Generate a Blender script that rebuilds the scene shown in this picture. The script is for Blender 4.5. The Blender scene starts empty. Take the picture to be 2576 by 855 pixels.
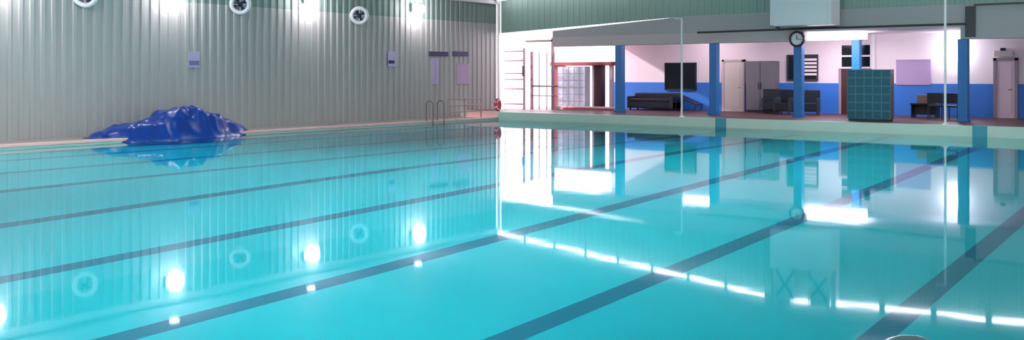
import bpy, bmesh, math, random
from mathutils import Vector, Matrix, noise
random.seed(4)
S = bpy.context.scene
C = S.collection
PI = math.pi

# ------------------------------------------------------------------ camera
YAW = math.radians(37.35); FPX = 2361.0; CX = 1288.0; HZ = 190.0; EYE = 1.82
cs, sn = math.cos(YAW), math.sin(YAW)
def ray(px):
    k = (px - CX) / FPX
    return k * cs - sn, k * sn + cs
def on_Y(px, py, Y):                      # the spot of a wall Y metres down the hall seen at a pixel of the survey photo
    dx, dy = ray(px); d = Y / dy
    return Vector((dx * d, Y, EYE - (py - HZ) * d / FPX))
def on_X(px, py, X):
    dx, dy = ray(px); d = X / dx
    return Vector((X, dy * d, EYE - (py - HZ) * d / FPX))
cam = bpy.data.cameras.new('camera'); co = bpy.data.objects.new('camera', cam); C.objects.link(co)
co.location = (0, 0, EYE); co.rotation_euler = (PI / 2, 0, YAW)
cam.sensor_width = 36; cam.lens = 36 * FPX / 2576
cam.shift_y = -(427.5 - HZ) / 2576; cam.clip_end = 400
S.camera = co
S.view_settings.view_transform = 'Standard'; S.view_settings.look = 'None'
S.view_settings.gamma = 1; S.view_settings.use_curve_mapping = False
S.view_settings.exposure = 0.45

# ------------------------------------------------------------------ materials
def lin(c):
    return tuple(((v / 255) / 12.92 if v / 255 <= .04045 else ((v / 255 + .055) / 1.055) ** 2.4) for v in c)
def mat(name, rgb, rough=.55, metal=0, var=.10, scale=3.0, bump=0, spec=.5, stretch=(1, 1, 1)):
    m = bpy.data.materials.new(name); m.use_nodes = True
    n = m.node_tree.nodes; l = m.node_tree.links; b = n['Principled BSDF']
    r = lin(rgb)
    tc = n.new('ShaderNodeTexCoord'); mp = n.new('ShaderNodeMapping'); mp.inputs['Scale'].default_value = stretch
    nz = n.new('ShaderNodeTexNoise'); nz.inputs['Scale'].default_value = scale; nz.inputs['Detail'].default_value = 5
    mx = n.new('ShaderNodeMix'); mx.data_type = 'RGBA'
    mx.inputs[6].default_value = (*[v * (1 - var) for v in r], 1)
    mx.inputs[7].default_value = (*[min(1, v * (1 + var)) for v in r], 1)
    l.new(tc.outputs['Object'], mp.inputs[0]); l.new(mp.outputs[0], nz.inputs['Vector'])
    l.new(nz.outputs['Fac'], mx.inputs[0]); l.new(mx.outputs[2], b.inputs['Base Color'])
    b.inputs['Roughness'].default_value = rough; b.inputs['Metallic'].default_value = metal
    b.inputs['Specular IOR Level'].default_value = spec
    if bump:
        bp = n.new('ShaderNodeBump'); bp.inputs['Strength'].default_value = bump; bp.inputs['Distance'].default_value = .02
        l.new(nz.outputs['Fac'], bp.inputs['Height']); l.new(bp.outputs[0], b.inputs['Normal'])
    return m
def emit(name, rgb, s):
    m = bpy.data.materials.new(name); m.use_nodes = True
    n = m.node_tree.nodes; l = m.node_tree.links; n.clear()
    e = n.new('ShaderNodeEmission'); e.inputs[0].default_value = (*lin(rgb), 1); e.inputs[1].default_value = s
    o = n.new('ShaderNodeOutputMaterial'); l.new(e.outputs[0], o.inputs[0]); return m

M = dict(
    cladding=mat('grey_green_cladding', (168, 169, 167), .4, 0, .05, .8, stretch=(1, 1, .15)),
    gable=mat('green_cladding', (138, 168, 156), .5, 0, .08, .8, stretch=(1, 1, .2)),
    upper=mat('green_upper_cladding', (124, 144, 138), .55, 0, .06, .8, stretch=(1, 1, .2)),
    roof=mat('roof_sheet', (190, 200, 196), .6, 0, .06, 1),
    white=mat('white_paint', (235, 235, 238), .45, 0, .03, 2),
    wallwhite=mat('white_plaster', (236, 222, 230), .7, 0, .05, 1.2),
    blue=mat('blue_paint', (52, 118, 210), .45, 0, .08, 1.5),
    column=mat('column_blue', (40, 118, 190), .4, 0, .08, 2.0),
    fascia=mat('grey_fascia', (170, 170, 172), .6, 0, .05, 1.5, stretch=(.3, 1, 2)),
    beam=mat('beam_plaster', (196, 184, 186), .65, 0, .05, 1.5),
    deck=mat('brown_deck_tile', (86, 50, 56), .5, 0, .15, 4),
    sidedeck=mat('pale_deck_tile', (186, 190, 186), .5, 0, .08, 4),
    ledge=mat('grey_ledge', (150, 140, 138), .45, 0, .12, 3),
    coping=mat('pink_coping', (226, 180, 176), .4, 0, .10, 2.5),
    edge=mat('pale_green_tile', (190, 214, 200), .35, 0, .06, 2.5),
    yard=mat('yard_concrete', (226, 200, 205), .7, 0, .08, 2),
    yardwall=mat('yard_wall', (238, 228, 234), .7, 0, .04, 1),
    steel=mat('polished_steel', (205, 190, 198), .18, 1, .04, 8),
    dullsteel=mat('dull_rail_steel', (120, 110, 102), .45, .6, .1, 8),
    dark=mat('dark_grey', (44, 46, 60), .5, 0, .15, 5),
    black=mat('near_black', (20, 28, 42), .4, 0, .15, 5),
    glassdark=mat('dark_glass', (16, 22, 32), .12, 0, .2, 2),
    redbrown=mat('red_brown_wood', (150, 72, 74), .5, 0, .2, 6, stretch=(4, 4, .4)),
    darkbrown=mat('dark_brown', (66, 30, 36), .5, 0, .2, 6),
    lavender=mat('lavender_board', (176, 152, 196), .6, 0, .05, 3),
    paper=mat('lavender_paper', (178, 170, 205), .6, 0, .05, 3),
    paper2=mat('mauve_paper', (172, 150, 184), .6, 0, .05, 3),
    navy=mat('navy_plate', (44, 42, 92), .5, 0, .12, 20),
    slate=mat('slate_blue', (104, 112, 152), .5, 0, .08, 10),
    cream=mat('cream_door_paint', (216, 204, 200), .5, 0, .05, 2),
    greymetal=mat('grey_cabinet_metal', (122, 118, 128), .45, .2, .07, 2),
    pinkdoor=mat('pale_pink_door', (214, 190, 206), .5, 0, .05, 2),
    doorframe=mat('mauve_frame', (150, 132, 148), .55, 0, .06, 2),
    lockteal=mat('teal_locker_enamel', (24, 90, 112), .4, 0, .12, 4),
    lockgap=mat('teal_locker_rim', (54, 126, 144), .45, 0, .1, 4),
    bronze=mat('bronze_locker_side', (128, 104, 98), .5, .2, .1, 4),
    locklav=mat('pale_lavender_locker', (236, 240, 254), .45, 0, .04, 4),
    lockrim=mat('lavender_locker_rim', (198, 198, 232), .45, 0, .05, 4),
    tarp=mat('blue_tarpaulin', (6, 52, 140), .30, 0, .25, 2.2, bump=.25),
    red=mat('red_plastic', (196, 60, 84), .45, 0, .1, 5),
    pinkrail=mat('faded_red_rail', (178, 150, 148), .5, 0, .1, 5),
    gatesteel=mat('pink_grey_steel', (150, 118, 134), .5, 0, .1, 5),
    darkpipe=mat('dark_conduit', (70, 70, 74), .5, .3, .1, 5),
    lamp=emit('lamp_glow', (255, 244, 250), 58),
    spot=emit('downlight_glow', (255, 248, 250), 9),
    tube=emit('tube_glow', (255, 240, 250), 9),
    gtube=emit('gallery_tube_glow', (255, 236, 244), 80),
    soffit=emit('box_light_glow', (255, 240, 248), 14),
    bulk=emit('bulkhead_glow', (245, 245, 255), 18),
    panel=emit('fill_panel_glow', (255, 250, 250), 38),
    pane=emit('added_fill_pane', (245, 246, 250), 1.5),
)
def floor_mat(name, base, stripe, x0, pitch, half, grout=True):
    m = bpy.data.materials.new(name); m.use_nodes = True
    n = m.node_tree.nodes; l = m.node_tree.links; b = n['Principled BSDF']
    g = n.new('ShaderNodeNewGeometry'); sp = n.new('ShaderNodeSeparateXYZ'); l.new(g.outputs['Position'], sp.inputs[0])
    def mth(op, a, bb=None):
        k = n.new('ShaderNodeMath'); k.operation = op
        for i, v in enumerate((a, bb)):
            if v is None: continue
            if isinstance(v, (int, float)): k.inputs[i].default_value = v
            else: l.new(v, k.inputs[i])
        return k.outputs[0]
    t = mth('ADD', sp.outputs[0], -x0 + 40 * pitch + pitch / 2)
    t = mth('MODULO', t, pitch); t = mth('SUBTRACT', t, pitch / 2); t = mth('ABSOLUTE', t)
    s = mth('LESS_THAN', t, half)
    nz = n.new('ShaderNodeTexNoise'); nz.inputs['Scale'].default_value = .5; nz.inputs['Detail'].default_value = 6
    l.new(g.outputs['Position'], nz.inputs['Vector'])
    c0 = lin(base)
    mx = n.new('ShaderNodeMix'); mx.data_type = 'RGBA'; l.new(nz.outputs['Fac'], mx.inputs[0])
    mx.inputs[6].default_value = (*[v * .94 for v in c0], 1); mx.inputs[7].default_value = (*[min(1, v * 1.06) for v in c0], 1)
    m2 = n.new('ShaderNodeMix'); m2.data_type = 'RGBA'; l.new(s, m2.inputs[0]); l.new(mx.outputs[2], m2.inputs[6])
    m2.inputs[7].default_value = (*lin(stripe), 1)
    l.new(m2.outputs[2], b.inputs['Base Color']); b.inputs['Roughness'].default_value = .6
    b.inputs['Specular IOR Level'].default_value = .2
    return m
LANE0, LANEP = -3.05, 2.75
M['poolfloor'] = floor_mat('turquoise_pool_tile', (22, 222, 236), (16, 134, 166), LANE0, LANEP, .15)
M['lanetile'] = mat('teal_lane_tile', (58, 150, 172), .4, 0, .08, 6)
def water_mat():
    m = bpy.data.materials.new('pool_water_surface'); m.use_nodes = True
    n = m.node_tree.nodes; l = m.node_tree.links; n.clear()
    tr = n.new('ShaderNodeBsdfTransparent'); tr.inputs[0].default_value = (.80, .975, .985, 1)
    gl = n.new('ShaderNodeBsdfAnisotropic') if False else n.new('ShaderNodeBsdfGlossy')
    gl.inputs['Roughness'].default_value = .035; gl.inputs['Color'].default_value = (.86, .97, 1, 1)
    fr = n.new('ShaderNodeFresnel'); fr.inputs['IOR'].default_value = 1.33
    tc = n.new('ShaderNodeNewGeometry'); mp = n.new('ShaderNodeMapping'); mp.inputs['Scale'].default_value = (1, 1, 1)
    nz = n.new('ShaderNodeTexNoise'); nz.inputs['Scale'].default_value = .55; nz.inputs['Detail'].default_value = 3
    bp = n.new('ShaderNodeBump'); bp.inputs['Strength'].default_value = .035; bp.inputs['Distance'].default_value = .06
    l.new(tc.outputs['Position'], mp.inputs[0]); l.new(mp.outputs[0], nz.inputs['Vector']); l.new(nz.outputs['Fac'], bp.inputs['Height'])
    l.new(bp.outputs[0], gl.inputs['Normal'])
    mx = n.new('ShaderNodeMixShader'); l.new(fr.outputs[0], mx.inputs[0]); l.new(tr.outputs[0], mx.inputs[1]); l.new(gl.outputs[0], mx.inputs[2])
    o = n.new('ShaderNodeOutputMaterial'); l.new(mx.outputs[0], o.inputs[0]); return m
M['water'] = water_mat()

# ------------------------------------------------------------------ mesh helpers
class MB:
    def __init__(s): s.v = []; s.f = []
    def add(s, vs, fs):
        o = len(s.v); s.v += [tuple(v) for v in vs]; s.f += [tuple(i + o for i in f) for f in fs]; return s
    def box(s, x0, x1, y0, y1, z0, z1, b=0):
        if b:
            bm = bmesh.new(); bmesh.ops.create_cube(bm, size=1)
            for v in bm.verts:
                v.co = Vector(((x0 + x1) / 2 + v.co.x * (x1 - x0), (y0 + y1) / 2 + v.co.y * (y1 - y0), (z0 + z1) / 2 + v.co.z * (z1 - z0)))
            bmesh.ops.bevel(bm, geom=bm.edges[:], offset=b, segments=2, affect='EDGES', profile=.5)
            bm.verts.index_update(); s.add([v.co for v in bm.verts], [[v.index for v in f.verts] for f in bm.faces]); bm.free(); return s
        vs = [(x, y, z) for x in (x0, x1) for y in (y0, y1) for z in (z0, z1)]
        return s.add(vs, [(0, 1, 3, 2), (4, 6, 7, 5), (0, 4, 5, 1), (2, 3, 7, 6), (0, 2, 6, 4), (1, 5, 7, 3)])
    def tube(s, pts, r, n=10, cap=True):
        pts = [Vector(p) for p in pts]; rings = []; up = None
        for i, p in enumerate(pts):
            t = (pts[min(i + 1, len(pts) - 1)] - pts[max(i - 1, 0)]).normalized()
            if up is None:
                up = t.cross(Vector((0, 0, 1)))
                if up.length < .1: up = t.cross(Vector((1, 0, 0)))
                up.normalize()
            up = (up - t * up.dot(t)).normalized(); w = t.cross(up)
            rr = r[i] if isinstance(r, (list, tuple)) else r
            rings.append([p + up * math.cos(2 * PI * k / n) * rr + w * math.sin(2 * PI * k / n) * rr for k in range(n)])
        vs = [v for rg in rings for v in rg]; fs = []
        for i in range(len(rings) - 1):
            for k in range(n): fs.append((i * n + k, i * n + (k + 1) % n, (i + 1) * n + (k + 1) % n, (i + 1) * n + k))
        if cap: fs.append(tuple(range(n))[::-1]); fs.append(tuple(range((len(rings) - 1) * n, len(rings) * n)))
        return s.add(vs, fs)
    def lathe(s, prof, axis='z', n=28, at=(0, 0, 0), cap=True):
        vs = []; fs = []
        for r, h in prof:
            for k in range(n):
                a = 2 * PI * k / n; c, d = r * math.cos(a), r * math.sin(a)
                p = {'z': (c, d, h), 'y': (c, h, d), 'x': (h, c, d)}[axis]
                vs.append((p[0] + at[0], p[1] + at[1], p[2] + at[2]))
        for i in range(len(prof) - 1):
            for k in range(n): fs.append((i * n + k, i * n + (k + 1) % n, (i + 1) * n + (k + 1) % n, (i + 1) * n + k))
        if cap: fs.append(tuple(range(n))[::-1]); fs.append(tuple(range((len(prof) - 1) * n, len(prof) * n)))
        return s.add(vs, fs)
    def torus(s, R, r, axis='z', at=(0, 0, 0), n=36, m=12):
        pts = [((R + r * math.cos(2 * PI * j / m)), r * math.sin(2 * PI * j / m)) for j in range(m + 1)]
        return s.lathe(pts, axis, n, at, cap=False)
    def build(s, name, m, parent=None, smooth=False):
        me = bpy.data.meshes.new(name); me.from_pydata(s.v, [], s.f)
        bm = bmesh.new(); bm.from_mesh(me); bmesh.ops.remove_doubles(bm, verts=bm.verts, dist=1e-5)
        bmesh.ops.recalc_face_normals(bm, faces=bm.faces); bm.to_mesh(me); bm.free()
        me.materials.append(m)
        if smooth:
            for p in me.polygons: p.use_smooth = True
            me.set_sharp_from_angle(angle=math.radians(40))
        o = bpy.data.objects.new(name, me); C.objects.link(o)
        if parent: o.parent = parent
        return o
def tag(o, label=None, cat=None, group=None, kind=None):
    for k, v in (('label', label), ('category', cat), ('group', group), ('kind', kind)):
        if v: o[k] = v
    return o
def thing(name, label, cat, loc, rz=0, group=None):
    o = bpy.data.objects.new(name, None); C.objects.link(o); o.location = loc; o.rotation_euler = (0, 0, rz)
    o.empty_display_size = .2
    return tag(o, label, cat, group)
def dup(o, loc=None, label=None, parent=None, rz=None):
    c = o.copy(); C.objects.link(c)
    if parent: c.parent = parent
    if loc is not None: c.location = loc
    if rz is not None: c.rotation_euler = (c.rotation_euler[0], c.rotation_euler[1], rz)
    if label: c['label'] = label
    for ch in list(o.children): dup(ch, parent=c)
    return c
def struct(name, mb, m, smooth=False):
    return tag(mb.build(name, m, None, smooth), kind='structure')

# ------------------------------------------------------------------ the place: sizes
XL, XR, YN, YF = -26.0, 3.6, -16.0, 33.0            # hall walls
PL, PR, PN, PF = -24.0, -.66, -12.0, 30.5           # pool
DECK, LEDGE = .32, .08
RIDGE = -12.6
def zroof(x): return 5.22 + (x - XL) * (6.28 - 5.22) / (RIDGE - XL) if x < RIDGE else 6.28 - (x - RIDGE) * .055
def zlow(x): return 3.63 + max(0, min(1, (x - XL) / 9.5)) * .42
BACK = 37.0; BL = -22.5                               # annex back wall, its left end

# pool basin
def depth(x, y):
    u = .71 + .064 * (x + 5.8) + .04 * max(0, x + 5.8) - .0264 * (y - 7.1)
    return min(1.05, .13 + .5 * (u + math.sqrt(u * u + .01)))
N = 56; vs = []; fs = []
for i in range(N + 1):
    for j in range(N + 1):
        x = PL + (PR - PL) * i / N; y = PN + (PF - PN) * j / N; vs.append((x, y, -depth(x, y)))
for i in range(N):
    for j in range(N): a = i * (N + 1) + j; fs.append((a, a + N + 1, a + N + 2, a + 1))
pf = struct('floor_pool', MB().add(vs, fs), M['poolfloor'], True)
w = MB().box(PL - .02, PR + .02, PF, PF + .35, -1.2, DECK); struct('wall_pool_far', w, M['edge'])
for i, x in enumerate((-14.1, -5.85)):
    struct('trim_%d' % (i + 4), MB().box(x - .2, x + .2, PF - .012, PF + .1, -.9, DECK + .006), M['lanetile'])
struct('wall_pool_left', MB().box(PL - .3, PL, PN, PF, -1.2, LEDGE - .05), M['edge'])
struct('wall_pool_right', MB().box(PR, PR + .3, PN, PF, -1.2, DECK), M['edge'])
struct('wall_pool_near', MB().box(PL, PR, PN - .3, PN, -1.2, DECK), M['edge'])
wa = MB().add([(PL, PN, 0), (PR, PN, 0), (PR, PF, 0), (PL, PF, 0)], [(0, 1, 2, 3)]).build('pool_water', M['water'])
tag(wa, kind='structure')

# decks
struct('floor_left_ledge', MB().box(XL - .2, PL - .28, YN, PF, -.3, LEDGE - .01), M['ledge'])
struct('trim_left_coping', MB().box(PL - .34, PL + .03, PN, PF, LEDGE - .05, LEDGE + .03, .02), M['coping'])
struct('floor', MB().box(XL - .2, XR + .3, PF + .34, BACK + .3, .0, DECK), M['deck'])
struct('floor_right_deck', MB().box(PR + .28, XR + .3, YN, PF + .34, .0, DECK), M['sidedeck'])
struct('floor_near_deck', MB().box(XL, PR + .28, YN, PN - .28, .0, DECK), M['sidedeck'])

struct('trim_end_coping', MB().box(XL, PL - .03, PF + .30, PF + .42, .05, DECK + .01, .01), M['coping'])
# corrugated walls
def ribs(a0, a1, pitch, dep):
    out = []; a = a0
    while a < a1:
        for f, h in ((0, 0), (.52, 0), (.60, dep), (.92, dep)):
            if a + f * pitch <= a1: out.append((a + f * pitch, h))
        a += pitch
    out.append((a1, 0)); return out
vs = []; fs = []
pr = ribs(YN, YF - .10, .30, .035)
BAND = 4.12
for y, h in pr: vs += [(XL + h, y, LEDGE - .02), (XL + h, y, BAND)]
k = len(vs)
for y, h in pr: vs += [(XL - .12, y, LEDGE - .02), (XL - .12, y, BAND)]
for i in range(len(pr) - 1):
    fs += [(2 * i, 2 * i + 1, 2 * i + 3, 2 * i + 2), (k + 2 * i, k + 2 * i + 2, k + 2 * i + 3, k + 2 * i + 1)]
struct('wall_left', MB().add(vs, fs), M['cladding'])
vs = [(x, y, BAND if z < 1 else 5.26) for x, y, z in vs]
struct('wall_left_upper', MB().add(vs, fs), M['upper'])
vs = []; fs = []
pr = ribs(XL + .16, XR, .30, .03)
pr = sorted(set(pr + [(RIDGE, 0), (XL + 9.5, 0)]))
for x, h in pr: vs += [(x, YF + .06 - h, zlow(x) + .08), (x, YF + .06 - h, zroof(x) + .05)]
k = len(vs)
for x, h in pr: vs += [(x, YF + .16, zlow(x) + .08), (x, YF + .16, zroof(x) + .05)]
for i in range(len(pr) - 1):
    fs += [(2 * i, 2 * i + 2, 2 * i + 3, 2 * i + 1), (k + 2 * i, k + 2 * i + 1, k + 2 * i + 3, k + 2 * i + 2), (2 * i, k + 2 * i, k + 2 * i + 2, 2 * i + 2)]
struct('wall_far_gable', MB().add(vs, fs), M['gable'])
# near and right walls, right one with a band of glowing panes added as fill light
struct('wall_near', MB().box(XL - .2, XR + .2, YN - .2, YN, 0, 6.4), M['cladding'])
rw = MB().box(XR, XR + .2, YN, BACK + .2, 0, 1.4).box(XR, XR + .2, YN, BACK + .2, 4.4, 5.6)
wy = [-15 + 5.4 * i for i in range(9)]
edges = [YN] + [e for y in wy for e in (y, y + 4.9)] + [BACK + .2]
for i in range(0, len(edges), 2):
    if edges[i + 1] > edges[i]: rw.box(XR, XR + .2, edges[i], edges[i + 1], 1.4, 4.4)
struct('wall_right', rw, M['white'])
for i, y in enumerate(wy):
    struct('window_%d' % (i + 1), MB().box(XR + .08, XR + .12, y, y + 4.9, 1.4, 4.4), M['pane'])  # unseen glowing sheets added to brighten the opposite wall
# roof
vs = [(XL - .4, YN - .3, zroof(XL) - .02), (RIDGE, YN - .3, zroof(RIDGE)), (XR + .4, YN - .3, zroof(XR)),
      (XL - .4, YF + .3, zroof(XL) - .02), (RIDGE, YF + .3, zroof(RIDGE)), (XR + .4, YF + .3, zroof(XR))]
vs += [(x, y, z + .12) for x, y, z in vs]
struct('ceiling', MB().add(vs, [(0, 1, 4, 3), (1, 2, 5, 4), (6, 9, 10, 7), (7, 10, 11, 8), (0, 6, 7, 1), (1, 7, 8, 2), (3, 4, 10, 9), (4, 5, 11, 10), (0, 3, 9, 6), (2, 8, 11, 5)]), M['roof'])
# eave strip on the left wall
struct('trim_eave', MB().box(XL + .04, XL + .26, YN, YF - .1, 4.98, 5.13), M['white'])
# corner post with a slit of daylight on either side
struct('trim_corner', MB().box(XL + .03, XL + .12, YF - .06, YF + .06, DECK, 5.2), M['white'])

# annex
struct('ceiling_annex', MB().box(BL, XR + .2, YF + .16, BACK + .2, 3.40, 3.55), M['wallwhite'])
bw = MB().box(BL, XR + .2, BACK, BACK + .2, 1.52, 3.42); struct('wall_back', bw, M['wallwhite'])
struct('wall_back_dado', MB().box(BL, XR + .2, BACK - .03, BACK + .2, DECK, 1.52), M['blue'])
# fascia under the gable, top edge following the slit of light
xs = [-23.0, -16.5, XR]
vs = []; fs = []
for x in xs: vs += [(x, YF, 3.46), (x, YF + .14, 3.46), (x, YF + .14, zlow(x) - (.03 if x < -20 else 0)), (x, YF, zlow(x) - (.03 if x < -20 else 0))]
vs[2 + 4] = (xs[1], YF + .14, zlow(xs[1]) + .08); vs[3 + 4] = (xs[1], YF, zlow(xs[1]) + .08)
vs[2 + 8] = (xs[2], YF + .14, zlow(xs[2]) + .08); vs[3 + 8] = (xs[2], YF, zlow(xs[2]) + .08)
for i in range(2):
    for a in range(4): b = (a + 1) % 4; fs.append((4 * i + a, 4 * i + b, 4 * i + 4 + b, 4 * i + 4 + a))
fs += [(0, 1, 2, 3), (8, 11, 10, 9)]
struct('wall_fascia', MB().add(vs, fs), M['fascia'])
struct('trim_1', MB().box(-23.0, -12.05, YF - .02, YF + .3, 3.05, 3.46, .01), M['beam'])
struct('trim_2', MB().box(-6.9, XR, YF - .02, YF + .3, 3.0, 3.46, .01), M['fascia'])
struct('trim_conduit', MB().tube([(-16.2, YF - .05, 3.47), (-13.0, YF - .05, 3.49), (-6.7, YF - .05, 3.49)], .035).tube([(-13.0, YF - .06, 3.45), (-13.0, YF - .06, 3.62)], .07), M['darkpipe'])
struct('trim_downpipe', MB().box(-6.75, -6.45, YF - .06, YF - .01, 3.06, 4.05), M['darkpipe'])
struct('trim_fascia_cap', MB().box(-6.5, XR, YF - .04, YF + .02, 4.06, 4.12), M['darkpipe'])

# yard beyond the open corner
struct('floor_yard', MB().box(-48, BL + .02, BACK + .3, 46, .1, .30).box(-48, XL - .2, YF, BACK + .3, .1, .30), M['yard'])
struct('wall_yard', MB().box(-48, BL + 3, 45.0, 45.3, .3, 3.6), M['yardwall'])
struct('wall_annex_end', MB().box(BL - .02, BL + .18, BACK + .2, 45.0, .3, 3.5), M['wallwhite'])

# ------------------------------------------------------------------ columns
def column(x, y, ztop, label):
    t = thing('column', label, 'column', (x, y, DECK), 0, 'blue columns of the poolside gallery')
    h = ztop - DECK
    MB().box(-.15, .15, -.15, .15, 0, h, .02).build('shaft', M['column'], t)
    MB().box(-.18, .18, -.18, .18, 0, .10, .01).build('base', M['column'], t)
    return t
for px, Y, zt, lb in ((1560, 33.12, 3.05, 'blue column at the end of the dark sofa, nearest the bright open corner'),
                      (1797, 33.12, 3.05, 'blue column between the black wall board and the cream door'),
                      (2010, 33.12, 3.4, 'blue column under the round clock'),
                      (2155, 36.2, 3.4, 'blue column standing behind the teal locker cabinet'),
                      (2424, 33.12, 3.0, 'blue column beside the lit wall lamp and black chairs')):
    p = on_Y(px, 200, Y); column(p.x, Y, zt, lb)

# clock on the third column
cp = on_Y(2004, 98, 32.86)
ck = thing('wall_clock', 'round white clock with a dark rim at the top of a blue column', 'clock', (cp.x, 32.90, cp.z))
MB().lathe([(.0, .02), (.225, .02), (.225, -.01), (0, -.01)], 'y', 40).build('face', M['white'], ck, True)
MB().lathe([(.215, .06), (.285, .06), (.285, -.04), (.25, -.06), (.215, -.04), (.215, .06)], 'y', 40, cap=False).build('rim', M['dark'], ck, True)
MB().box(-.012, .012, -.03, -.02, -.02, .13).build('hand', M['dark'], ck)
mh = MB().box(-.009, .009, -.036, -.028, -.02, .18).build('hand', M['dark'], ck); mh.rotation_euler = (0, math.radians(100), 0)
for i in range(12):
    a = i * PI / 6; tk = MB(); tk.box(math.sin(a) * .19 - .008, math.sin(a) * .19 + .008, -.022, -.012, math.cos(a) * .19 - .008, math.cos(a) * .19 + .008); tk.build('hour_mark', M['dark'], ck)

# white unit hanging under the roof truss
ux0 = on_Y(1950, 0, 32).x; ux1 = ux0 + 2.0
hu = thing('air_unit', 'big white boxed air unit hung in front of the gable above the clock', 'air unit', ((ux0 + ux1) / 2, 32.3, 3.55))
hw = (ux1 - ux0) / 2
MB().box(-hw, hw, -.55, .55, 0, 1.35, .03).build('casing', M['white'], hu)
for sx in (-1, 1):
    MB().box(sx * (hw + .01) - .06, sx * (hw + .01) + .06, -.6, -.5, .03, 1.38, .01).build('highlight_strip', M['white'], hu)  # raised strips put in for the bright highlights along the casing edges
for sx in (-1, 1):
    for sy in (-1, 1):
        ztop = zroof((ux0 + ux1) / 2 + sx * (hw - .05)) - 3.55
        MB().box(sx * (hw - .06) - .05, sx * (hw - .06) + .05, sy * .45 - .03, sy * .45 + .03, 1.35, ztop).build('hanger', M['white'], hu)
    b = MB().tube([(sx * (hw - .06), -.45, 1.4), (sx * (hw - .75), -.45, 2.4)], .03).tube([(sx * (hw - .75), -.45, 1.4), (sx * (hw - .06), -.45, 2.4)], .03)
    b.build('cross_brace', M['darkpipe'], hu)
    MB().box(sx * (hw - .40) - .30, sx * (hw - .40) + .30, -.40, -.37, 1.40, 2.45).build('side_panel', M['white'], hu)

# ------------------------------------------------------------------ lamps
def wall_lamp(y, label):
    t = thing('wall_lamp', label, 'lamp', (XL + .035, y, 4.5), 0, 'round lamps high on the left wall')
    MB().box(0, .03, -.08, .08, -.02, .22, .005).build('wall_plate', M['white'], t)
    MB().tube([(.02, 0, .12), (.16, 0, .20), (.36, 0, .17)], .02).build('arm', M['white'], t, True)
    MB().lathe([(.03, .20), (.08, .20), (.11, .17), (.12, .14), (.10, .14), (.03, .15)], 'z', 24, (.36, 0, 0)).build('shade', M['white'], t, True)
    MB().box(.11, .13, -.19, .19, -.14, .17, .01).build('added_cutoff_plate', M['white'], t)  # plate added to block the globe's light on the wall straight behind
    pr = [(.001, -.23)] + [(.23 * math.cos(a), -.03 + .20 * math.sin(a)) for a in [math.radians(-80 + 12 * k) for k in range(13)]] + [(.10, .14)]
    MB().lathe(pr, 'z', 24, (.36, 0, 0)).build('bulb_globe', M['lamp'], t, True)
    return t
l0 = wall_lamp(27.5, 'glowing round wall lamp nearest the white corner post')
for y, lb in ((22.0, 'glowing round wall lamp at the top edge, between the two round fans nearest the corner'),
              (16.6, 'glowing round wall lamp above the blue tarpaulin heap, seen mirrored in the water'),
              (11.3, 'glowing round wall lamp mirrored in the water at the left edge of the photo'),
              (5.8, 'glowing round wall lamp on the left wall outside the picture, before the others'),
              (.3, 'glowing round wall lamp on the left wall beside the camera')):
    dup(l0, (XL + .035, y, 4.5), lb)
def wall_fan(y, label):
    t = thing('wall_fan', label, 'fan', (XL + .035, y, 4.12), 0, 'round fans high on the left wall')
    MB().tube([(0, 0, 0), (.18, 0, 0)], .04).build('bracket', M['dark'], t, True)
    MB().torus(.28, .07, 'x', (.26, 0, 0)).build('rim', M['white'], t, True)
    MB().lathe([(.0, .14), (.09, .14), (.10, .2), (.08, .32), (.0, .34)], 'x', 20).build('motor_hub', M['black'], t, True)
    for k in range(4):
        a = k * PI / 2 + .5; b = MB()
        ca, sa = math.cos(a), math.sin(a)
        def q(r, wd, x): return (x, r * ca - wd * sa, r * sa + wd * ca)
        vs = [q(.08, -.03, .22), q(.08, .03, .26), q(.235, .09, .28), q(.235, -.07, .20)]
        vs += [(x - .012, y_, z) for x, y_, z in vs]
        b.add(vs, [(0, 1, 2, 3), (7, 6, 5, 4), (0, 4, 5, 1), (1, 5, 6, 2), (2, 6, 7, 3), (3, 7, 4, 0)]); b.build('blade', M['navy'], t)
    MB().tube([(.31, -.27, 0), (.31, .27, 0)], .008).tube([(.31, 0, -.27), (.31, 0, .27)], .008).build('guard', M['white'], t)
    t.rotation_euler = (0, math.radians(14), math.radians(-38)); t.location.x = XL + .06
    return t
f0 = wall_fan(24.5, 'white rimmed round fan on the left wall, nearest the white corner post')
dup(f0, (XL + .06, 19.2, 4.22), 'white rimmed round fan at the top edge, just right of the blue tarpaulin heap')
dup(f0, (XL + .06, 13.95, 4.15), 'white rimmed round fan at the top edge left of the blue tarpaulin heap')
def downlight(y, label):
    x = -24.3; z = zroof(x)
    t = thing('downlight', label, 'lamp', (x, y, z), 0, 'small downlights under the left roof edge')
    MB().lathe([(.16, .03), (.17, -.06), (.15, -.07), (.14, -.03)], 'z', 20).build('housing', M['white'], t, True)
    MB().lathe([(.0, -.05), (.14, -.05), (.13, -.10), (.0, -.13)], 'z', 20).build('lens', M['spot'], t, True)
    return t
d0 = downlight(26.0, 'small downlight under the roof mirrored beside the white mirrored eave line, nearest the corner')
for y, lb in ((20.8, 'small downlight under the roof whose mirror spot is second from the corner'),
              (15.7, 'small downlight under the roof whose mirror spot is nearest the left edge')):
    dup(d0, (-24.3, y, zroof(-24.3)), lb)
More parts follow.
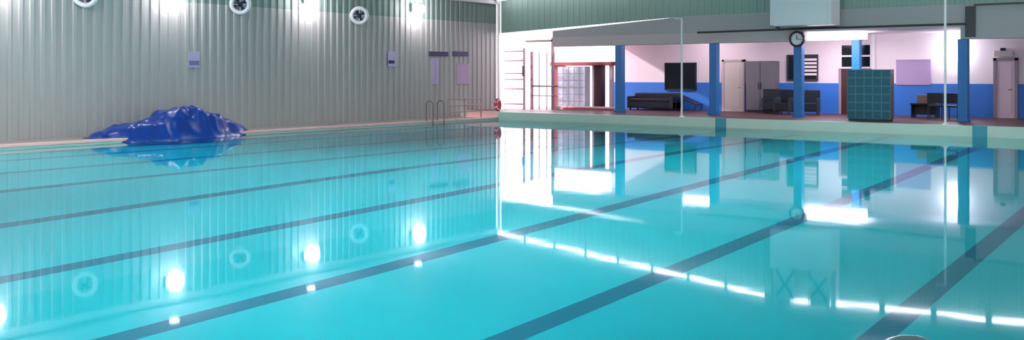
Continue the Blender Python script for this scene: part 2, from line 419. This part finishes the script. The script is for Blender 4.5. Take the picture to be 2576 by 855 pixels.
# fluorescent battens along the far roof edge
def batten(length=1.49):
    t = thing('tube_light', 'white fluorescent tube light in the row climbing the far roof edge to its ridge', 'light', (0, 0, 0), 0, 'tube lights along the far roof edge, left slope')
    MB().box(-length / 2, length / 2, -.05, .05, .0, .07, .008).build('housing', M['white'], t)
    MB().tube([(-length / 2 + .03, 0, -.035), (length / 2 - .03, 0, -.035)], .038, 12).build('tube', M['tube'], t, True)
    for s in (-1, 1): MB().box(s * length / 2 - .03, s * length / 2 + .03, -.03, .03, -.07, .02).build('end_cap', M['white'], t)
    return t
b0 = batten(); n_ = 8; first = True
sl = math.atan2(6.28 - 5.22, RIDGE - XL)
for i in range(n_):
    x = XL + 1.0 + i * (RIDGE - XL - 1.0) / n_ * 1.0 + .1
    t = b0 if first else dup(b0); first = False
    t.location = (x, 32.55, zroof(x) - .085); t.rotation_euler = (0, -sl, 0)
for i in range(9):
    x = RIDGE + .95 + i * 1.62
    t = dup(b0); t.location = (x, 32.55, zroof(x) - .085); t.rotation_euler = (0, math.atan(.055), 0)
    t['label'] = 'white fluorescent tube light in the row descending the far roof edge right of the ridge'
    t['group'] = 'tube lights along the far roof edge, right slope'
# big fill lights added over the pool, kept unseen and unmirrored
def panel(label):
    t = thing('added_fill_panel', label, 'light', (0, 0, 0), 0, 'added fill light panels over the near end of the pool')
    MB().box(-.65, .65, -.35, .35, .0, .10, .01).build('housing', M['white'], t)
    MB().box(-.6, .6, -.3, .3, -.03, .0).build('diffuser', M['panel'], t)
    for s in (-1, 1): MB().tube([(s * .5, 0, .1), (s * .5, 0, .32)], .012).build('hanger', M['darkpipe'], t)
    return t
p0 = None
for x in (-22, -17, -12, -7.5):
    for y in (-9, -4, 1, 6, 11, 16, 21, 26):
        if .6067 * -x + .795 * y > 25.3 or y < {-22: 5, -17: 10, -12: 5}.get(x, -20): continue
        lb = 'added white fill light panel over the near end of the pool, outside the picture'
        if p0 is None: p0 = panel(lb); t = p0
        else: t = dup(p0)
        t.location = (x, y, zroof(x) - .32)
# annex lights
bl = thing('box_light', 'bright white box light under the gallery ceiling right of the clock', 'light', (on_Y(2095, 85, 34.6).x, 34.6, 3.40))
MB().box(-1.1, 1.1, -.5, .5, -.26, -.03, .02).build('diffuser', M['soffit'], bl)
MB().box(-1.14, 1.14, -.54, .54, -.03, 0).build('frame', M['white'], bl)
tl = thing('gallery_tube_light', 'tube light on the gallery ceiling above the black wall board', 'light', (on_Y(1755, 110, 35.2).x, 35.2, 3.40))
MB().box(-.75, .75, -.06, .06, -.06, 0, .005).build('housing', M['white'], tl)
MB().tube([(-.7, 0, -.09), (.7, 0, -.09)], .03, 12).build('tube', M['gtube'], tl, True)
wp = on_Y(2401, 130, 36.9)
wl = thing('bulkhead_lamp', 'bright white lamp on the back wall beside the rightmost blue column', 'lamp', (wp.x, BACK, wp.z))
MB().box(-.16, .16, -.05, 0, -.30, .34, .02).build('back_plate', M['white'], wl)
MB().lathe([(.02, -.36), (.14, -.33), (.20, -.2), (.21, .12), (.17, .28), (.02, .33)], 'z', 24, (0, -.24, 0)).build('globe', M['bulk'], wl, True)

# ------------------------------------------------------------------ left wall signs
def plate(px0, px1, y0, y1, name, m, label, cat, group=None, strip=None, X=XL + .045):
    a = on_X(px0, y0, X); b = on_X(px1, y1, X)
    t = thing(name, label, cat, (X - .01, (a.y + b.y) / 2, (a.z + b.z) / 2), 0, group)
    hy = abs(b.y - a.y) / 2; hz = abs(a.z - b.z) / 2
    MB().box(0, .015, -hy, hy, -hz, hz, .003).build('sheet', m, t)
    for s in strip or []:
        f0, f1, g0, g1, mm, nm = s
        MB().box(.014, .02, -hy + 2 * hy * f0, -hy + 2 * hy * f1, -hz + 2 * hz * g0, -hz + 2 * hz * g1).build(nm, mm, t)
    return t
def letters(n, g0=.25, g1=.75):
    return [(.04 + i * .92 / n, .04 + (i + .62) * .92 / n, g0, g1, M['slate'], 'letter') for i in range(n)]
plate(1080, 1128, 129, 142, 'sign_plate', M['navy'], 'long dark navy sign plate on the left wall, further from the corner', 'sign', 'navy sign plates')
plate(1139, 1178, 129, 142, 'sign_plate', M['navy'], 'short dark navy sign plate on the left wall, nearer the corner', 'sign', 'navy sign plates')
plate(1086, 1104, 146, 211, 'wall_poster', M['paper'], 'tall narrow lavender poster under the longer navy sign plate', 'poster', 'posters on the left wall', [(.42, .58, .03, .97, M['paper2'], 'fold_band')])
plate(1149, 1180, 160, 211, 'wall_poster', M['paper2'], 'wide mauve poster under the shorter navy sign plate', 'poster', 'posters on the left wall')
plate(474, 502, 129, 170, 'notice_sign', M['paper'], 'small lavender notice with a slate band on the wall above the blue tarpaulin heap', 'sign', 'small notices on the left wall', [(.05, .95, .16, .42, M['slate'], 'band')])
plate(976, 996, 129, 167, 'notice_sign', M['paper'], 'small lavender notice with a dark band on the wall between fan and navy sign plates', 'sign', 'small notices on the left wall', [(.05, .8, .18, .40, M['navy'], 'band')])

# ------------------------------------------------------------------ pool ladders
def ladder(label, loc, rz, m, deck, bottom, hoop_top, R=.16, span=.5, rail_r=.021):
    t = thing('pool_ladder', label, 'ladder', loc, rz, 'pool ladders')
    for s in (0, 1):
        y = -s * span
        pts = [(.08 + 0 * R, y, 0), (.08, y, hoop_top - R)]
        pts += [(.08 - R + R * math.cos(a), y, hoop_top - R + R * math.sin(a)) for a in [PI * k / 14 for k in range(1, 15)]]
        pts += [(.08 - 2 * R, y, bottom)]
        MB().tube(pts, rail_r, 14).build('handrail', m, t, True)
        MB().lathe([(.055, 0), (.055, .015), (.03, .03)], 'z', 16, (.08, y, 0)).build('foot_flange', m, t, True)
    for k in range(3):
        z = -.16 - k * .26
        if z > bottom: MB().box(.08 - 2 * R - .04, .08 - 2 * R + .04, -span, 0, z - .015, z + .015, .004).build('tread', m, t)
    return t
ladder('polished steel pool ladder at the near pool edge, hoop tip showing at the bottom right', (PR, 2.85, DECK), 0, M['steel'], DECK, -1.0, .732, .135)
ladder('thin dark steel pool ladder at the left pool edge below the navy sign plates', (PL - .12, 26.35, LEDGE + .025), PI, M['dullsteel'], LEDGE, -.18, .76, .17, .62, .018)

# low faded rail by the corner
lr = thing('low_rail', 'low faded red rail at the foot of the left wall by the corner', 'rail', (PL - .75, 28.2, LEDGE - .01))
for k in range(3): MB().tube([(0, 0, .28 + .26 * k), (0, 2.1, .28 + .26 * k)], .022, 8).build('bar', M['pinkrail'], lr, True)
for k in range(3): MB().tube([(0, k * 1.05, 0), (0, k * 1.05, .82)], .026, 8).build('post', M['pinkrail'], lr, True)
rp = thing('float_ring', 'small red float ring standing against the foot of the white corner post', 'float ring', (-24.45, 31.05, DECK))
MB().torus(.20, .075, 'y', (0, 0, .275), 32, 12).build('ring', M['red'], rp, True)
for k in range(4):
    a = PI / 4 + k * PI / 2
    o = MB().torus(.080, .012, 'z', (0, 0, 0), 20, 8).build('band', M['white'], rp, True)
    o.location = (.20 * math.cos(a), 0, .275 + .20 * math.sin(a)); o.rotation_euler = (0, -a, 0)
    o.scale = (1, 1, 3)
rp.rotation_euler = (0, 0, -.5)

# ------------------------------------------------------------------ blue tarpaulin heap
def heap():
    prof = [(13.2, .0), (13.6, .20), (14.2, .38), (14.9, .46), (15.2, .54), (15.5, .76), (15.75, .80), (16.0, .74), (16.25, .77), (16.5, .79), (16.75, .70), (17.1, .60), (17.5, .46), (17.9, .30), (18.2, .12), (18.35, 0)]
    def crest(y):
        for (a, h), (b, g) in zip(prof, prof[1:]):
            if a <= y <= b:
                u = (y - a) / (b - a); u = u * u * (3 - 2 * u); return h + (g - h) * u
        return 0
    NU, NV = 110, 48; vs = []; fs = []
    for i in range(NU + 1):
        y = 13.2 + (18.35 - 13.2) * i / NU
        h = crest(y); c = h / .8
        xf = PL - .35 + .75 * min(1, c * 1.3) + .05 * math.sin(y * 5)      # front rim leans over the edge
        xb = PL - .75 - .9 * min(1, c * 1.5)
        for j in range(NV + 1):
            u = j / NV; x = xb + (xf - xb) * u
            s = math.sin(PI * min(1, u * 1.02)) ** .75 if u < .98 else 0
            k = (1 - abs(2 * u - 1.05) ** 2.2); k = max(0, k)
            z = LEDGE + h * k
            f = noise.ridged_multi_fractal if False else None
            nn = noise.noise(Vector((x * 2.3, y * 1.6, 3.1))) * .09 + abs(noise.noise(Vector((x * 3.1 + y * 1.4, y * 3.2 - x, 7.7)))) * -.11 + noise.noise(Vector((x * 6, y * 6, 1))) * .03
            z += nn * min(1, c * 1.6) * k
            d2 = ((x - (PL - .15)) / .16) ** 2 + ((y - 16.15) / .28) ** 2
            z += .10 * math.exp(-((math.sqrt(d2) - 1.1) / .35) ** 2) * (1 if k > 0 else 0) - .09 * math.exp(-d2 * 1.5)
            if x > PL - .34 and u > .80: z = z * (1 - (u - .80) / .20) + (-.03) * (u - .80) / .20
            else: z = max(z, LEDGE + .035)
            vs.append((x + .05 * noise.noise(Vector((y * 4, u * 5, 0))), y, z))
    for i in range(NU):
        for j in range(NV): a = i * (NV + 1) + j; fs.append((a, a + NV + 1, a + NV + 2, a + 1))
    return MB().add(vs, fs)
hb = heap().build('tarpaulin_heap', M['tarp'], None, True)
sm = hb.modifiers.new('thickness', 'SOLIDIFY'); sm.thickness = .02; sm.offset = 1
tag(hb, 'crumpled heap of shiny blue tarpaulin lying on the left pool edge', 'tarpaulin')

# ------------------------------------------------------------------ poles on the far pool edge
def pole(px, Y, top, label):
    p = on_Y(px, 300, Y)
    t = thing('pool_pole', label, 'pole', (p.x, Y, DECK), 0, 'white poles on the far pool edge')
    MB().tube([(0, 0, 0), (0, 0, top - DECK)], .036, 12).build('shaft', M['white'], t, True)
    MB().lathe([(.10, 0), (.10, .02), (.05, .05)], 'z', 16).build('base_flange', M['white'], t, True)
    MB().tube([(0, 0, top - DECK), (-.28, -.0, top - DECK + .01)], .025, 8).build('top_arm', M['white'], t, True)
pole(1715, 30.72, 3.88, 'thin white pole on the far pool edge in front of the black wall board')
pole(2378, 30.72, 4.6, 'thin white pole on the far pool edge in front of the black chairs')

# ------------------------------------------------------------------ locker cabinets
def lockers(label, loc, W, D, H, nx, nz, mdoor, mrim, mside):
    t = thing('locker_cabinet', label, 'locker cabinet', loc)
    MB().box(0, W, .03, D, 0.06, H, .008).build('carcass', mside, t)
    MB().box(.03, W - .03, .05, D - .03, 0, .06).build('plinth', M['dark'], t)
    fr = MB()
    for i in range(nx + 1): x = i * W / nx; fr.box(max(0, x - .018), min(W, x + .018), .0, .03, .06, H)
    for j in range(nz + 1): z = .06 + j * (H - .06) / nz; fr.box(0, W, .002, .032, max(.06, z - .018), min(H, z + .018))
    fr.build('front_grid', mrim, t)
    for i in range(nx):
        for j in range(nz):
            x = i * W / nx; z = .06 + j * (H - .06) / nz; w_ = W / nx; h_ = (H - .06) / nz
            d = MB().box(x + .02, x + w_ - .02, .008, .03, z + .02, z + h_ - .02).build('door', mdoor, t)
            MB().tube([(x + w_ - .05, .008, z + h_ * .5), (x + w_ - .05, -.012, z + h_ * .5)], .012, 8).build('knob', mrim, d)
    return t
a = on_Y(2131, 303, 31.9); b = on_Y(2240, 303, 31.9)
lockers('teal grid fronted locker cabinet with a bronze side by the far pool edge', (a.x, 31.9, DECK), b.x - a.x, .42, 1.70, 5, 6, M['lockteal'], M['lockgap'], M['bronze'])
# kiosk frame by the open corner and the pale lockers inside it
a = on_Y(1392, 275, 35.0); b = on_Y(1540, 275, 35.0); kw = b.x - a.x
kt = on_Y(1460, 156, 35.0).z - DECK
ks = thing('timber_shelter', 'red brown timber shelter frame around the pale lockers by the open corner', 'shelter', (a.x, 35.0, DECK))
MB().box(.0, .36, .0, .5, .0, kt - .16, .01).build('side_panel', M['redbrown'], ks)
MB().box(-.12, kw + .05, -.1, .75, kt - .16, kt, .02).build('roof_board', M['redbrown'], ks)
MB().box(kw - .16, kw, .0, .16, 0, kt - .16, .01).build('post', M['pinkdoor'], ks)
d0_ = on_Y(1496, 200, 35.25).x - a.x; d1_ = on_Y(1514, 200, 35.25).x - a.x
MB().box(d0_, d1_, .20, .55, .12, kt - .16, .01).build('doorway_dark', M['darkbrown'], ks)  # solid dark sheet standing in for the gloom of a doorway opening
MB().box(d0_ - .10, d0_, .18, .55, .0, kt - .16, .01).build('post', M['beam'], ks)
c0 = on_Y(1418, 268, 35.06); c1 = on_Y(1487, 268, 35.06)
lockers('pale lavender grid fronted locker cabinet inside the timber shelter', (c0.x, 34.56, DECK), c1.x - c0.x, .42, kt - .20, 5, 6, M['locklav'], M['lockrim'], M['locklav'])
kb = on_Y(1395, 278, 34.15)
k2 = thing('low_kerb', 'low pale pink kerb with a red stripe in front of the timber shelter', 'kerb', (kb.x, 34.2, DECK))
kl = on_Y(1545, 278, 34.2).x - kb.x
MB().box(0, kl, 0, .3, 0, .16, .02).build('kerb_block', M['yard'], k2)
MB().box(.4, kl, -.012, .0, .03, .09).build('stripe', M['red'], k2)

# gate and railing in the open corner
Yg = 33.75
gx0 = on_Y(1270, 200, Yg).x; gx1 = on_Y(1318, 200, Yg).x
gt = thing('yard_gate', 'pale steel gate of level bars in the bright open corner', 'gate', (gx0, Yg, .30))
gw = gx1 - gx0
for z in (.25, .93, 1.35, 1.62, 2.2, 2.62): MB().tube([(0, 0, z), (gw, 0, z)], .04, 8).build('bar', M['gatesteel'], gt, True)
MB().box(-.05, .02, -.03, .03, 0, 2.75).build('stile', M['white'], gt)
MB().box(gw - .04, gw + .05, -.03, .03, 0, 2.75).build('stile', M['gatesteel'], gt)
MB().box(gw - .07, gw + .0, -.05, -.03, 1.5, 1.95).build('lock_box', M['darkpipe'], gt)
Yr = 34.0
rx0 = on_Y(1338, 200, Yr).x; rx1 = on_Y(1402, 200, Yr).x; rw_ = rx1 - rx0
rl = thing('yard_railing', 'thin dark steel railing between the pale gate and the timber shelter', 'railing', (rx0, Yr, .30))
for z, r in ((1.05, .03), (.62, .018)): MB().tube([(0, 0, z), (rw_, 0, z)], r, 8).build('rail', M['darkbrown'], rl, True)
MB().box(-.05, .05, -.05, .05, 0, 2.6).build('post', M['gatesteel'], rl)
for k in range(1, 4): MB().tube([(rw_ * k / 3.4, 0, 0), (rw_ * k / 3.4, 0, 2.55)], .02, 8).build('baluster', M['gatesteel'], rl, True)
pb = on_Y(1318, 100, Yr); pe = on_Y(1388, 98, Yr)
pt = thing('door_portal', 'dark lintel bar over the railing in the bright open corner', 'lintel', (pb.x, Yr + .1, DECK))
MB().box(0, pe.x - pb.x, 0, .08, 3.0, 3.09).build('lintel_bar', M['dullsteel'], pt)
MB().box(pe.x - pb.x - .10, pe.x - pb.x, 0, .1, 0, 3.18).build('upright', M['gatesteel'], pt)

# ------------------------------------------------------------------ gallery furniture and wall things
def wall_rect(px0, px1, y0, y1, Y):
    a = on_Y(px0, y0, Y); b = on_Y(px1, y1, Y); return a.x, b.x, b.z, a.z
x0, x1, z0, z1 = wall_rect(1673, 1752, 158, 227, 36.95)
bd = thing('wall_board', 'large black rectangular board on the white and blue back wall', 'board', ((x0 + x1) / 2, 36.95, (z0 + z1) / 2))
hw, hh = (x1 - x0) / 2, (z1 - z0) / 2
MB().box(-hw + .04, hw - .04, -.03, .05, -hh + .04, hh - .04).build('panel', M['glassdark'], bd)
f_ = MB().box(-hw, hw, -.05, .02, hh - .05, hh).box(-hw, hw, -.05, .02, -hh, -hh + .05).box(-hw, -hw + .05, -.05, .02, -hh, hh).box(hw - .05, hw, -.05, .02, -hh, hh)
f_.build('frame', M['black'], bd)
x0, x1, z0, z1 = wall_rect(2254, 2341, 150, 214, 36.95)
nb = thing('notice_board', 'plain lavender board on the back wall right of the teal lockers', 'board', ((x0 + x1) / 2, 36.97, (z0 + z1) / 2))
hw, hh = (x1 - x0) / 2, (z1 - z0) / 2
MB().box(-hw, hw, -.02, .02, -hh, hh, .005).build('sheet', M['lavender'], nb)
for k in (hh - .04, -hh): MB().box(-hw, hw, -.035, -.02, k, k + .04).build('edging', M['paper2'], nb)

def door_set(idx, px0, px1, y0, leafm, framem, header=False):
    x0, x1, z0, z1 = wall_rect(px0, px1, y0, 282, 36.95)
    d = MB().box(x0 + .06, x1 - .06, 36.90, 36.96, DECK, z1 - .06)
    o = struct('door_%d' % idx, d, leafm)
    fr = MB().box(x0 - .04, x0 + .06, 36.86, 37.0, DECK, z1 + .03).box(x1 - .06, x1 + .04, 36.86, 37.0, DECK, z1 + .03).box(x0 - .04, x1 + .04, 36.86, 37.0, z1 - .06, z1 + .03)
    fr.build('door_frame', framem, o)
    pn = MB()
    for a_, b_ in ((.08, .42), (.5, .92)):
        h = z1 - DECK; pn.box(x0 + .16, x1 - .16, 36.885, 36.90, DECK + h * a_, DECK + h * b_)
    pn.build('door_panel', leafm, o)
    MB().tube([(x1 - .14, 36.9, 1.32), (x1 - .14, 36.82, 1.32), (x1 - .24, 36.82, 1.32)], .014, 8).build('door_handle', M['dullsteel'], o, True)
    if header:
        MB().box(x0 + .0, x1 - .1, 36.8, 36.97, z1 + .08, z1 + .28).build('door_header', M['beam'], o)
        MB().box(x0 + .2, x1 - .35, 36.78, 36.97, z1 + .28, z1 + .38).build('door_closer', M['black'], o)
    return o
door_set(1, 1820, 1872, 152, M['cream'], M['beam'])
door_set(2, 2503, 2558, 148, M['pinkdoor'], M['doorframe'], True)
# grey steel cabinet
x0, x1, z0, z1 = wall_rect(1876, 1949, 154, 282, 36.45)
gc = thing('steel_cabinet', 'tall grey double door steel cabinet beside the cream door', 'cabinet', (x0, 36.45, DECK))
gw, gh = x1 - x0, z1 - DECK
MB().box(0, gw, .02, .5, .08, gh, .01).build('carcass', M['greymetal'], gc)
MB().box(.04, gw - .04, .05, .48, 0, .08).build('plinth', M['dark'], gc)
for s in (0, 1):
    d = MB().box(.02 + s * gw / 2, gw / 2 - .02 + s * gw / 2 + .01, -.01, .02, .1, gh - .03, .005).build('door', M['greymetal'], gc)
    MB().box(gw / 2 - .07 + s * .10, gw / 2 - .05 + s * .10, -.04, -.01, gh * .45, gh * .58).build('handle', M['dark'], d)
# dark windows
def dark_window(idx, px0, px1, y0, y1, nx, nz, louvre=None):
    x0, x1, z0, z1 = wall_rect(px0, px1, y0, y1, 36.96)
    o = struct('window_%d' % idx, MB().box(x0, x1, 36.95, 37.0, z0, z1), M['glassdark'])
    fr = MB()
    t_ = .035
    for i in range(nx + 1): x = x0 + (x1 - x0) * i / nx; fr.box(x - t_, x + t_, 36.90, 36.99, z0 - t_, z1 + t_)
    for j in range(nz + 1): z = z0 + (z1 - z0) * j / nz; fr.box(x0, x1, 36.905, 36.985, z - t_, z + t_)
    fr.build('window_frame', M['dark'] if louvre else M['wallwhite'], o)
    if louvre:
        lv = MB()
        for j in range(5): z = z0 + .18 + (z1 - z0 - .1) * j / 6; lv.box(x0 + (x1 - x0) * louvre, x1, 36.88, 36.93, z, z + .09)
        lv.build('louvre_slats', M['wallwhite'], o)
    return o
dark_window(10, 1983, 2056, 140, 201, 2, 1, .55)
dark_window(11, 2116, 2192, 112, 170, 2, 2)
x0, x1, z0, z1 = wall_rect(2115, 2133, 172, 290, 36.95)
o = struct('door_3', MB().box(x0, x1 + .5, 36.92, 36.97, DECK, z1), M['darkbrown'])  # flat dark sheet painted for the darkness inside an open doorway
MB().box(x0 - .06, x0 + .04, 36.88, 36.97, DECK, z1).build('door_frame', M['doorframe'], o)
struct('trim_3', MB().box(on_Y(2193, 100, 36.9).x, on_Y(2201, 100, 36.9).x, 36.85, 37.0, 1.5, 3.4), M['white'])

# sofa
p = on_Y(1577, 285, 35.9); q_ = on_Y(1692, 285, 35.9); sw = q_.x - p.x
sf = thing('sofa', 'long low dark sofa against the blue lower wall', 'sofa', (p.x, 35.9, DECK))
MB().box(0, sw, 0, .85, .08, .38, .04).build('base', M['dark'], sf)
for k in range(3): MB().box(.14 + k * (sw - .28) / 3, .12 + (k + 1) * (sw - .28) / 3, -.02, .62, .36, .50, .04).build('seat_cushion', M['dark'], sf)
MB().box(0, sw, .62, .90, .30, .74, .06).build('backrest', M['dark'], sf)
for s in (0, 1): MB().box(s * (sw - .16) , s * (sw - .16) + .16, -.02, .85, .08, .60, .04).build('armrest', M['dark'], sf)
for s in (.08, sw - .14):
    for y in (.08, .75): MB().box(s, s + .06, y, y + .06, 0, .09).build('foot', M['black'], sf)
# lounge chair beside the sofa (its slanting end)
lc = thing('lounge_chair', 'low dark slanted lounge chair at the end of the sofa', 'chair', (q_.x + .05, 36.0, DECK))
for s in (0, .62):
    MB().tube([(.02, s + .02, 0), (.10, s + .02, .62), (.95, s + .02, .28), (.9, s + .02, 0)], .025, 8).build('side_frame', M['black'], lc, True)
vs = [(.08, 0, .66), (.98, 0, .30), (.98, .66, .30), (.08, .66, .66)]; vs += [(x, y, z - .07) for x, y, z in vs]
MB().add(vs, [(0, 1, 2, 3), (7, 6, 5, 4), (0, 4, 5, 1), (1, 5, 6, 2), (2, 6, 7, 3), (3, 7, 4, 0)]).build('sling', M['navy'], lc)

def chair(label, loc, rz, h=.9, w=.5):
    t = thing('chair', label, 'chair', loc, rz, 'black chairs behind the right white pole')
    MB().box(-w / 2, w / 2, -.24, .24, .42, .48, .015).build('seat', M['black'], t)
    bk = MB().box(-w / 2, w / 2, .20, .25, .55, h, .015).build('backrest', M['black'], t)
    for sx in (-1, 1):
        MB().tube([(sx * (w / 2 - .03), -.21, 0), (sx * (w / 2 - .03), -.21, .43)], .018, 8).build('leg', M['dark'], t, True)
        MB().tube([(sx * (w / 2 - .03), .25, 0), (sx * (w / 2 - .03), .21, .43), (sx * (w / 2 - .03), .24, .7)], .018, 8).build('leg', M['dark'], t, True)
    return t
def tub_chair(label, loc, rz):
    t = thing('armchair', label, 'chair', loc, rz, 'dark chairs around the clock column')
    MB().box(-.26, .26, -.30, .22, .14, .46, .03).build('seat', M['black'], t)
    MB().box(-.33, .33, .20, .32, .12, .96, .03).build('backrest', M['black'], t)
    for sx in (-1, 1):
        MB().box(sx * .30 - .045, sx * .30 + .045, -.30, .24, .12, .64, .02).build('armrest', M['dark'], t)
        for y in (-.26, .26): MB().tube([(sx * .28, y, 0), (sx * .28, y, .16)], .022, 8).build('leg', M['dark'], t, True)
    return t
ac = None; ch = None
for px, Y, rz, lb in ((1940, 35.9, .3, 'dark armchair at the foot of the grey steel cabinet'),
                      (1975, 35.0, -.1, 'dark armchair close to the clock column, on its cabinet side'),
                      (2038, 35.2, .2, 'dark armchair on the blue door side of the clock column'),
                      (2354, 35.0, PI + .1, 'black chair behind the right white pole, nearer the lavender board'),
                      (2398, 34.6, PI - .15, 'black chair behind the right white pole, nearer the rightmost blue column')):
    p = on_Y(px, 285, Y)
    if px < 2100:
        if ac is None: ac = tub_chair(lb, (p.x, Y, DECK), rz)
        else: dup(ac, (p.x, Y, DECK), lb, rz=rz)
    elif ch is None: ch = chair(lb, (p.x, Y, DECK), rz)
    else: dup(ch, (p.x, Y, DECK), lb, rz=rz)
# low desk with a grey carton
p = on_Y(2328, 290, 35.6)
ds = thing('low_desk', 'low dark desk in front of the blue wall below the lavender board', 'desk', (p.x, 35.6, DECK))
MB().box(-.45, .45, -.3, .3, .46, .51, .01).build('desk_top', M['black'], ds)
MB().box(-.42, -.38, -.28, .28, 0, .46).build('side_panel', M['black'], ds)
MB().box(.38, .42, -.28, .28, 0, .46).build('side_panel', M['black'], ds)
MB().box(-.38, .38, -.02, .02, .1, .46).build('modesty_panel', M['dark'], ds)
cb = thing('carton', 'grey brown carton standing on the low dark desk', 'box', (p.x + .03, 35.6, DECK + .51))
MB().box(-.27, .27, -.2, .2, 0, .30, .01).build('body', M['bronze'], cb)
MB().box(-.275, .275, -.03, .03, .29, .304).build('tape', M['beam'], cb)

# ------------------------------------------------------------------ daylight outside
w_ = bpy.data.worlds.new('daylight'); S.world = w_; w_.use_nodes = True
bg = w_.node_tree.nodes['Background']
tc = w_.node_tree.nodes.new('ShaderNodeTexCoord'); sx = w_.node_tree.nodes.new('ShaderNodeSeparateXYZ')
rp_ = w_.node_tree.nodes.new('ShaderNodeValToRGB')
rp_.color_ramp.elements[0].position = .45; rp_.color_ramp.elements[0].color = (.55, .48, .50, 1)
rp_.color_ramp.elements[1].position = .55; rp_.color_ramp.elements[1].color = (1, .86, .94, 1)
mr = w_.node_tree.nodes.new('ShaderNodeMapRange'); mr.inputs[1].default_value = -1; mr.inputs[2].default_value = 1
w_.node_tree.links.new(tc.outputs['Generated'], sx.inputs[0]); w_.node_tree.links.new(sx.outputs[2], mr.inputs[0])
w_.node_tree.links.new(mr.outputs[0], rp_.inputs[0]); w_.node_tree.links.new(rp_.outputs[0], bg.inputs[0])
bg.inputs[1].default_value = 4.0
sun = bpy.data.lights.new('sun', 'SUN'); sun.energy = 4.0; sun.color = (1, .86, .88); sun.angle = .05
so = bpy.data.objects.new('sun', sun); C.objects.link(so)
so.rotation_euler = Vector((-.93, -.34, .5)).to_track_quat('Z', 'Y').to_euler(); so.location = (-60, 20, 40)
S.cycles.max_bounces = 8
S.cycles.transparent_max_bounces = 12
S.cycles.use_denoising = True
